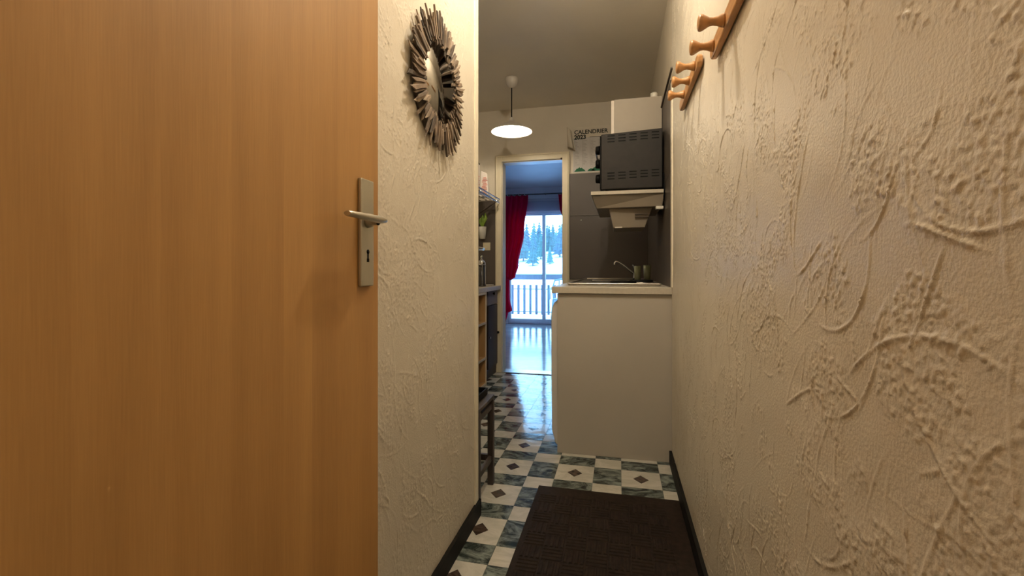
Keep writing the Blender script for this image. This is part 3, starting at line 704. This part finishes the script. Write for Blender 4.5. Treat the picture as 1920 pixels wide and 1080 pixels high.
# stool
st = thing('wooden_stool', (-0.60, 1.82, 0), 'narrow dark-stained wooden stool standing behind the left wall corner', 'stool')
sx0, sx1, sy0, sy1, sh_ = -0.668, -0.537, 1.715, 1.945, 0.395
tp = MB()
for q in range(4): tp.box(sx0 + q * 0.0335, sx0 + q * 0.0335 + 0.030, sy0, sy1, sh_ - 0.016, sh_)
for q in range(4):
    MB().box(sx0 + q * 0.0335, sx0 + q * 0.0335 + 0.030, sy0, sy1, sh_ - 0.016, sh_, bev=0.002).build('seat_slat', dark_wood, st)
for lx in (sx0, sx1 - 0.026):
    for ly in (sy0, sy1 - 0.026): MB().box(lx, lx + 0.026, ly, ly + 0.026, 0.001, sh_ - 0.0165, bev=0.002).build('leg', dark_wood, st)
for lx in (sx0 + 0.005, sx1 - 0.020):
    for z in (0.335, 0.105): MB().box(lx, lx + 0.014, sy0 + 0.027, sy1 - 0.027, z, z + 0.026, bev=0.002).build('side_rail', dark_wood, st)
for ly in (sy0 + 0.006, sy1 - 0.020):
    for z in (0.335, 0.105): MB().box(sx0 + 0.027, sx1 - 0.027, ly, ly + 0.014, z, z + 0.026).build('cross_rail', dark_wood, st)
ty = thing('black_tray', (-0.6, 1.84, sh_), 'shallow black tray lying on the dark wooden stool', 'tray')
MB().box(-0.655, -0.566, 1.73, 1.935, sh_ + 0.0005, sh_ + 0.008, bev=0.002).build('base', black_pl, ty)
tr_ = MB()
for a_ in ((-0.655, -0.650, 1.73, 1.935), (-0.571, -0.566, 1.73, 1.935), (-0.650, -0.571, 1.73, 1.735), (-0.650, -0.571, 1.93, 1.935)): tr_.box(*a_, sh_ + 0.008, sh_ + 0.030)
tr_.build('rim', black_pl, ty)

# table with cubby shelves and drawer cabinet
tt = thing('kitchen_table_top', (-1.3, 3.4, 0.76), 'greige counter board along the left kitchen wall, above the open cubby shelves', 'worktop')
MB().box(-1.54, -1.052, 2.70, 4.030, 0.765, 0.802, bev=0.003).build('slab', table_m, tt)
cb = thing('cubby_shelf', (-1.3, 3.3, 0), 'open light wood cubby shelf unit under the greige counter board', 'shelf unit')
CY0, CY1 = 2.85, 3.567
for ya in (CY0, CY1 - 0.016): MB().box(-1.50, -1.052, ya, ya + 0.016, 0.001, 0.7645).build('side', cubby_edge, cb)
MB().box(-1.50, -1.490, CY0 + 0.016, CY1 - 0.016, 0.02, 0.764).build('back', cubby_m, cb)
for z in (0.012, 0.222, 0.508, 0.748):
    MB().box(-1.489, -1.055, CY0 + 0.0165, CY1 - 0.0165, z, z + 0.014).build('shelf_board', cubby_m, cb)
    MB().box(-1.0548, -1.050, CY0 + 0.0165, CY1 - 0.0165, z - 0.002, z + 0.0155).build('shelf_edging', cubby_edge, cb)
lin = MB().box(-1.4885, -1.06, CY1 - 0.0215, CY1 - 0.0168, 0.03, 0.745).build('lining', cubby_m, cb)
dc = thing('drawer_cabinet', (-1.3, 3.88, 0), 'dark brown cabinet with a grey top drawer beside the doorway', 'cabinet')
MB().box(-1.53, -1.102, 3.72, 4.045, 0.001, 0.764).build('carcass', brown_cab, dc)
d = MB().box(-1.1015, -1.085, 3.725, 4.028, 0.640, 0.758, bev=0.001).build('drawer', grey_drawer, dc); d['label'] = 'grey drawer front'
MB().lathe([(0.0001, 0.016), (0.012, 0.014), (0.013, 0.008), (0.006, 0.0)], axis='X', loc=(-1.085, 3.88, 0.735), n=14).build('knob', black_pl, d)
d = MB().box(-1.1015, -1.085, 3.725, 4.028, 0.09, 0.632, bev=0.001).build('cabinet_door', brown_cab, dc)
MB().lathe([(0.0001, 0.016), (0.009, 0.014), (0.010, 0.008), (0.005, 0.0)], axis='X', loc=(-1.085, 3.76, 0.36), n=14).build('knob', chrome, d)
# splashback behind the table
s2 = MB().box(-1.545, -1.112, 4.047, 4.058, 0.80, 1.585).build('splashback', taupe); tag(s2, 'dark taupe splashback board left of the doorway, behind the switch', 'splashback')
# switch
sw = thing('wall_switch', (-1.19, 4.047, 1.16), 'square cream wall switch on the dark board left of the doorway', 'switch')
MB().box(-1.228, -1.158, 4.037, 4.0465, 1.126, 1.198, bev=0.002).build('plate', switch_m, sw)
MB().box(-1.210, -1.176, 4.033, 4.0368, 1.144, 1.180, bev=0.001).build('rocker', switch_m, sw)
# chrome moka pot / kettle and black grinder
kt = thing('coffee_pot', (-1.155, 3.72, 0.803), 'tall chrome coffee pot with dark body on the left counter board', 'coffee pot')
kx, ky = -1.150, 3.74
MB().lathe([(0.0001, 0.803), (0.040, 0.803), (0.042, 0.815), (0.034, 0.822), (0.034, 0.990), (0.0001, 0.990)], loc=(kx, ky, 0), n=24).build('body', mat('dark_glass', (0.015, 0.013, 0.012), 0.08, coat=1), kt)
MB().lathe([(0.0348, 0.985), (0.037, 0.988), (0.036, 1.010), (0.020, 1.030), (0.008, 1.036), (0.007, 1.045), (0.011, 1.055), (0.008, 1.066), (0.0001, 1.067)], loc=(kx, ky, 0), n=24).build('lid', chrome, kt)
for q in range(4):
    a = q * math.pi / 2 + 0.5
    MB().tube([(kx + 0.0365 * math.cos(a), ky + 0.0365 * math.sin(a), 0.816), (kx + 0.0365 * math.cos(a), ky + 0.0365 * math.sin(a), 0.987)], 0.0028, 6).build('frame_rod', chrome, kt)
MB().tube([(kx - 0.028, ky + 0.024, 0.975), (kx - 0.048, ky + 0.040, 0.970), (kx - 0.050, ky + 0.042, 0.90), (kx - 0.028, ky + 0.024, 0.86)], 0.004, 8).build('handle', black_pl, kt)
sc_ = MB().lathe([(0.0001, 0.0), (0.04, 0.0), (0.062, 0.010), (0.060, 0.011), (0.038, 0.003), (0.0001, 0.003)], loc=(-1.14, 3.88, 0.8025), n=26).build('saucer', pot_w); tag(sc_, 'small pale saucer on the left counter board beside the coffee pot', 'saucer')
# wire shelf with box
wsf = thing('chrome_wire_shelf', (-1.25, 3.6, 1.57), 'chrome tube shelf on the left kitchen wall under a pink printed box', 'shelf')
for x_, z in ((-1.055, 1.585), (-1.095, 1.585), (-1.135, 1.585), (-1.175, 1.585), (-1.235, 1.585), (-1.30, 1.585), (-1.37, 1.585), (-1.055, 1.553)):
    MB().tube([(x_, 2.80, z), (x_, 3.985, z)], 0.0062, 8).build('tube', chrome, wsf)
for y_ in (2.83, 3.40, 3.955):
    MB().tube([(-1.055, y_, 1.553), (-1.055, y_, 1.5715), (-1.30, y_, 1.5715), (-1.545, y_, 1.5715)], 0.0055, 8).build('cross_bar', chrome, wsf)
    MB().tube([(-1.07, y_, 1.566), (-1.30, y_, 1.42), (-1.545, y_, 1.28)], 0.0055, 8).build('bracket', dark_edge, wsf)
bxx = thing('snack_box', (-1.19, 3.78, 1.593), 'white carton with pink print standing on the chrome tube shelf', 'box')
MB().box(-1.26, -1.185, 3.68, 3.80, 1.592, 1.865, bev=0.002).build('carton', box_w, bxx)
pr = MB()
for q in range(9): pr.box(-1.255 + 0.006 * (q % 3), -1.190 - 0.008 * (q % 2), 3.6785, 3.6798, 1.62 + q * 0.017, 1.626 + q * 0.017)
for q in range(9): pr.box(-1.1848, -1.1838, 3.69 + 0.01 * (q % 3), 3.79 - 0.012 * (q % 2), 1.62 + q * 0.017, 1.627 + q * 0.017)
tag(pr.build('print_lines', box_p, bxx), kind='stuff')
MB().box(-1.262, -1.183, 3.678, 3.802, 1.8655, 1.874).build('lid_edge', black_pl, bxx)
bag = thing('snack_bag', (-1.16, 3.86, 1.593), 'white bag with red print leaning behind the carton on the chrome tube shelf', 'bag')
MB().hexa([(-1.200, 3.83, 1.592), (-1.115, 3.83, 1.592), (-1.115, 3.90, 1.592), (-1.200, 3.90, 1.592)],
          [(-1.190, 3.855, 1.825), (-1.135, 3.855, 1.800), (-1.135, 3.865, 1.800), (-1.190, 3.865, 1.825)]).build('pouch', box_w, bag, bevel=0.006)
pr = MB()
for q in range(12): pr.box(-1.178 + 0.004 * (q % 4), -1.126 - 0.007 * (q % 3), 3.8285 + q * 0.0016, 3.8300 + q * 0.0016, 1.615 + q * 0.013, 1.621 + q * 0.013)
tag(pr.build('print_lines', box_p, bag), kind='stuff')
# hanging plant
pp = thing('wall_plant', (-1.20, 3.99, 1.25), 'small green plant in a white wall pot left of the doorway', 'plant')
MB().lathe([(0.0001, 0), (0.028, 0), (0.038, 0.11), (0.034, 0.11), (0.025, 0.01), (0.0001, 0.01)], loc=(-1.222, 4.004, 1.232), n=22).build('pot', pot_w, pp)
MB().lathe([(0.0001, 0), (0.033, 0)], loc=(-1.222, 4.004, 1.330), n=18).build('soil', brown_cab, pp)
for (a, tl, hh, ww) in ((0.3, 0.03, 0.14, 0.020), (2.2, 0.018, 0.10, 0.017), (4.1, 0.025, 0.09, 0.018), (5.3, 0.012, 0.12, 0.018), (1.2, 0.02, 0.11, 0.016)):
    bx0, by0 = -1.222, 4.000; ex, ey = bx0 + tl * math.cos(a), by0 + tl * math.sin(a) * 0.6 - 0.004
    MB().tube([(bx0, by0, 1.325), ((bx0 + ex) / 2, (by0 + ey) / 2, 1.33 + hh * 0.3), (ex, ey, 1.33 + hh * 0.65), (ex, ey, 1.33 + hh)], [0.003, ww * 0.5, ww, 0.002], 8).build('leaf', plant_g, pp)

# ------------------------------------------------------------------ living room: window, curtains
wi = thing('window_1', (-1.26, LY, 0), None, None); wi['kind'] = 'structure'; wi['label'] = 'glazed balcony door with a central mullion at the end of the living room'
f = MB(); YF0, YF1 = LY + 0.03, LY + 0.09
f.box(WX0, WX0 + 0.055, YF0, YF1, 0, WH); f.box(WX1 - 0.055, WX1, YF0, YF1, 0, WH); f.box(WX0 + .055, WX1 - .055, YF0, YF1, WH - 0.045, WH); f.box(WX0 + .055, WX1 - .055, YF0, YF1, 0, 0.085)
f.build('frame', pvc, wi, bevel=0.004)
MB().box(-1.285, -1.232, YF0 - 0.012, YF1 + 0.01, 0.085, WH - 0.045).build('mullion', pvc, wi)
MB().box(WX0 + .055, -1.285, YF0 + 0.026, YF0 + 0.032, 0.085, WH - 0.045).build('pane', glass_m, wi)
MB().box(-1.232, WX1 - .055, YF0 + 0.026, YF0 + 0.032, 0.085, WH - 0.045).build('pane', glass_m, wi)
sbx = MB().box(WX0 - 0.06, WX1 + 0.06, LY - 0.05, LY - 0.001, WH + 0.02, WH + 0.19, bev=0.004).build('shutter_box', pvc); tag(sbx, 'pale roller shutter box above the balcony door', 'shutter box')
cr = thing('curtain_rod', (-1.3, 7.58, 2.2), 'thin dark curtain rod above the balcony door', 'curtain rod')
MB().tube([(-2.35, 7.58, 2.225), (-0.25, 7.58, 2.225)], 0.011, 10).build('rod', dark_edge, cr)
for x_ in (-2.2, -1.22, -0.35): MB().tube([(x_, 7.719, 2.235), (x_, 7.60, 2.235), (x_, 7.58, 2.222)], 0.008, 8).build('bracket', dark_edge, cr)
def curtain(name, rows, m, amp, folds, ycen, nx_=90, ring_n=0, parent=None, thick=0.004):
    # rows: list of (z, x_left, x_right, amp scale)
    mb = MB(); vs = []; fs = []
    R = []
    nz = 60
    zs = [rows[0][0] + (rows[-1][0] - rows[0][0]) * i / nz for i in range(nz + 1)]
    for z in zs:
        for a, b in zip(rows, rows[1:]):
            if a[0] >= z >= b[0] - 1e-6:
                t = (a[0] - z) / (a[0] - b[0]); t2 = t * t * (3 - 2 * t)
                xl = a[1] + (b[1] - a[1]) * t; xr = a[2] + (b[2] - a[2]) * t2; am = a[3] + (b[3] - a[3]) * t; break
        for k_ in range(nx_ + 1):
            s_ = k_ / nx_
            vs.append((xl + (xr - xl) * s_, ycen + amp * am * math.sin(s_ * folds * 2 * math.pi + 0.6 * math.sin(z * 2)) + 0.3 * amp * am * math.sin(s_ * folds * 5.1 + z * 3), z))
    for i in range(nz):
        for k_ in range(nx_): fs.append((i * (nx_ + 1) + k_, i * (nx_ + 1) + k_ + 1, (i + 1) * (nx_ + 1) + k_ + 1, (i + 1) * (nx_ + 1) + k_))
    mb.add(vs, fs, True); o = mb.build(name, m, parent)
    if thick: q = o.modifiers.new('s', 'SOLIDIFY'); q.thickness = thick
    return o
c1 = thing('red_curtain', (-1.8, 7.58, 0.0), 'deep red curtain gathered by a tieback at the left of the balcony door', 'curtain')
curtain('upper_cloth', [(2.210, -2.22, -1.50, 0.8), (1.60, -2.21, -1.575, 1.0), (1.0, -2.19, -1.68, 1.0), (0.82, -2.14, -1.73, 0.7), (0.765, -2.10, -1.80, 0.5)], red_c, 0.028, 8, 7.58, parent=c1)
MB().tube([(-2.15, 7.60, 0.83), (-2.0, 7.53, 0.79), (-1.88, 7.53, 0.77), (-1.79, 7.60, 0.79)], [0.012, 0.02, 0.02, 0.012], 8).build('tieback', red_c, c1)
curtain('lower_cloth', [(0.775, -2.12, -1.83, 0.5), (0.45, -2.14, -1.83, 0.9), (0.24, -2.15, -1.79, 1.0), (0.20, -2.15, -1.86, 1.0), (0.03, -2.15, -1.90, 1.0)], red_c, 0.026, 5, 7.58, parent=c1)
for q in range(7): MB().lathe([(0.020, -0.006), (0.026, 0.0), (0.020, 0.006)], axis='X', loc=(-2.16 + q * 0.10, 7.58, 2.225), n=14).build('ring', chrome, c1)
c2 = thing('red_curtain', (-0.6, 7.58, 0.0), 'deep red curtain drawn aside at the right of the balcony door', 'curtain')
curtain('upper_cloth', [(2.210, -0.985, -0.30, 0.8), (1.94, -0.955, -0.30, 0.9), (1.5, -0.80, -0.30, 1.0), (0.82, -0.52, -0.32, 0.6)], red_c, 0.026, 8, 7.58, parent=c2)
curtain('lower_cloth', [(0.82, -0.52, -0.32, 0.5), (0.03, -0.58, -0.30, 1.0)], red_c, 0.024, 5, 7.58, parent=c2)
s3 = curtain('sheer_curtain', [(2.16, -1.95, -0.60, 1.0), (0.03, -1.95, -0.60, 1.2)], sheer_m, 0.010, 17, 7.640, nx_=220, thick=0)
tag(s3, 'white translucent voile hanging in front of the balcony door', 'sheer curtain')
# bench with pink bolster, seen past the door jamb
be = thing('wooden_bench', (-1.98, 6.9, 0), 'pale wooden daybed frame with its leg by the red curtain', 'bench')
for x_, y_ in ((-1.80, 6.98), (-1.80, 5.7), (-2.5, 6.98), (-2.5, 5.7)): MB().box(x_ - 0.022, x_ + 0.022, y_ - 0.022, y_ + 0.022, 0.001, 0.215).build('leg', cubby_edge, be)
MB().box(-2.52, -1.775, 5.67, 7.01, 0.2155, 0.240).build('seat_board', cubby_edge, be)
bo = MB().lathe([(0.0001, 7.0), (0.07, 6.995), (0.094, 6.97), (0.10, 6.94), (0.10, 6.40), (0.094, 6.37), (0.07, 6.345), (0.0001, 6.34)], axis='Y', loc=(-1.842, 0, 0.3415), n=28).build('bolster_cushion', pink_c)
tag(bo, 'round pink bolster cushion lying on the pale wooden bench', 'cushion')

# ------------------------------------------------------------------ balcony and outdoors
struct('floor_balcony', B(-4, 2, LY + 0.12, 9.55, -0.16, -0.03), snow_m)
rl = thing('balcony_railing', (-1.5, 9.4, -0.03), 'weathered blue-grey balcony railing with upright boards beyond the glass', 'railing')
MB().box(-4, 2, 9.37, 9.43, 0.735, 0.845).build('top_beam', rail_m, rl)
MB().box(-4, 2, 9.35, 9.45, 0.8455, 0.868).build('snow_cap', rail_w, rl)
for x_ in (-3.9, -0.95, 1.9): MB().box(x_ - 0.03, x_ + 0.03, 9.38, 9.42, -0.03, 0.735).build('post', rail_m, rl)
for z in (0.525, 0.045): MB().box(-3.95, 1.95, 9.39, 9.41, z, z + 0.018).build('cross_bar', metal_bar, rl)
q = 0
x_ = -2.20 - 0.128 * 12
while x_ < 1.9:
    MB().box(x_ - 0.025, x_ + 0.025, 9.365, 9.389, 0.0, 0.625, bev=0.004).build('baluster_board', rail_m, rl); x_ += 0.1285
gc = thing('garden_chair', (-1.05, 8.6, -0.03), 'pale plastic garden chair on the balcony behind the countertop edge', 'chair')
zb = -0.03
MB().box(-1.21, -0.78, 8.42, 8.84, zb + 0.40, zb + 0.425, bev=0.008).build('seat', gchair, gc)
MB().tube([(-1.25, 8.90, zb + 0.40), (-1.275, 8.96, zb + 0.62), (-1.24, 8.98, zb + 0.76), (-1.0, 9.00, zb + 0.80), (-0.76, 8.98, zb + 0.76), (-0.725, 8.96, zb + 0.62), (-0.75, 8.90, zb + 0.40)], 0.018, 10).build('back_frame', gchair, gc)
for x_ in (-1.15, -1.05, -0.95, -0.85): MB().tube([(x_, 8.86, zb + 0.42), (x_, 8.99, zb + 0.78)], 0.012, 8).build('back_slat', gchair, gc)
for x_ in (-1.25, -0.75): MB().tube([(x_ - 0.02, 8.94, zb + 0.60), (x_ - 0.02, 8.65, zb + 0.62), (x_ - 0.01, 8.42, zb + 0.60), (x_, 8.40, zb + 0.42)], 0.017, 10).build('armrest', gchair, gc)
for lx, ly, ex, ey in ((-1.19, 8.44, -1.22, 8.36), (-0.80, 8.44, -0.77, 8.36), (-1.19, 8.82, -1.22, 8.92), (-0.80, 8.82, -0.77, 8.92)):
    MB().tube([(lx, ly, zb + 0.40), (ex, ey, zb + 0.001)], [0.022, 0.014], 8).build('leg', gchair, gc)

# snowy hillside: heights are relative to the living room floor
tv = []; tf = []
NX, NY = 50, 60
def ground(x, y):
    t = min(1, max(0, (y - 20) / 45)); t = t * t * (3 - 2 * t)
    g = -5.0 + 6.6 * t
    if y > 62: g += (y - 62) * 0.17
    return g + 0.35 * math.sin(x * 0.13 + 1) + (x + 14) * 0.05 * t + 0.25 * math.sin(y * 0.2)
for j in range(NY + 1):
    for i in range(NX + 1):
        x = -90 + 140 * i / NX; y = 11 + 130 * j / NY; tv.append((x, y, ground(x, y)))
for j in range(NY):
    for i in range(NX): a = j * (NX + 1) + i; tf.append((a, a + 1, a + NX + 2, a + NX + 1))
hl = MB().add(tv, tf, True).build('hillside', snow_m); hl['kind'] = 'structure'
tree_protos = []
def conifer_mesh(kind):
    rr = random.Random(kind * 13 + 5); mb = MB(); n = 14; H = 1.0
    for lv_ in range(9):
        t = lv_ / 9; z0 = 0.10 + 0.88 * t; r = 0.20 * (1 - t) ** 0.85 + 0.015; zt_ = z0 + 0.19 * (1 - t) + 0.05
        vs = [(0, 0, min(zt_, 1.0))]
        for k_ in range(n):
            a = 2 * math.pi * k_ / n + rr.uniform(-0.1, 0.1) + lv_; q_ = r * (1.0 if k_ % 2 else 0.55) * rr.uniform(0.8, 1.15)
            vs.append((q_ * math.cos(a), q_ * math.sin(a), z0 - (0.025 if k_ % 2 else 0) + rr.uniform(-0.01, 0.01)))
        mb.add(vs, [(0, 1 + k_, 1 + (k_ + 1) % n) for k_ in range(n)] + [tuple(range(n, 0, -1))])
    return mb
def conifer(x, y, h, kind, label, group, first={}):
    if kind not in first:
        root = thing('conifer', (0, 0, 0), label, 'tree', group, local=True)
        conifer_mesh(kind).build('foliage', fol[kind % 3], root)
        MB().lathe([(0.022, -0.03), (0.018, 0.15), (0.008, 0.6)], n=8).build('trunk', bark, root)
        first[kind] = root; o = root
    else:
        src = first[kind]; o = src.copy(); C.objects.link(o)
        for ch in list(src.children): c = ch.copy(); c.parent = o; C.objects.link(c)
        o['label'] = label
    o.location = (x, y, ground(x, y)); o.scale = (h * 1.15, h * 1.15, h); o.rotation_euler = (0, 0, random.uniform(0, 6)); return o
tr = random.Random(21)
tl = []
for row, yy_ in enumerate((62, 66, 70, 74, 79, 84)):
    xc = -0.187 * yy_          # behind the balcony door
    for q in range(-4, 5):
        tl.append((xc + (q + 0.5 * (row % 2)) * 2.5 + tr.uniform(-.2, .2), yy_ + tr.uniform(-.35, .35), 4.6 + tr.uniform(-1.2, 1.0) + (0.0 if row else -0.9), (q + row) % 3))
for i, (x, y, h_, k_) in enumerate(tl):
    conifer(x, y, h_, k_, 'dark blue-green conifer in the wood on the snowy hillside beyond the balcony', 'conifers on the snowy hillside')
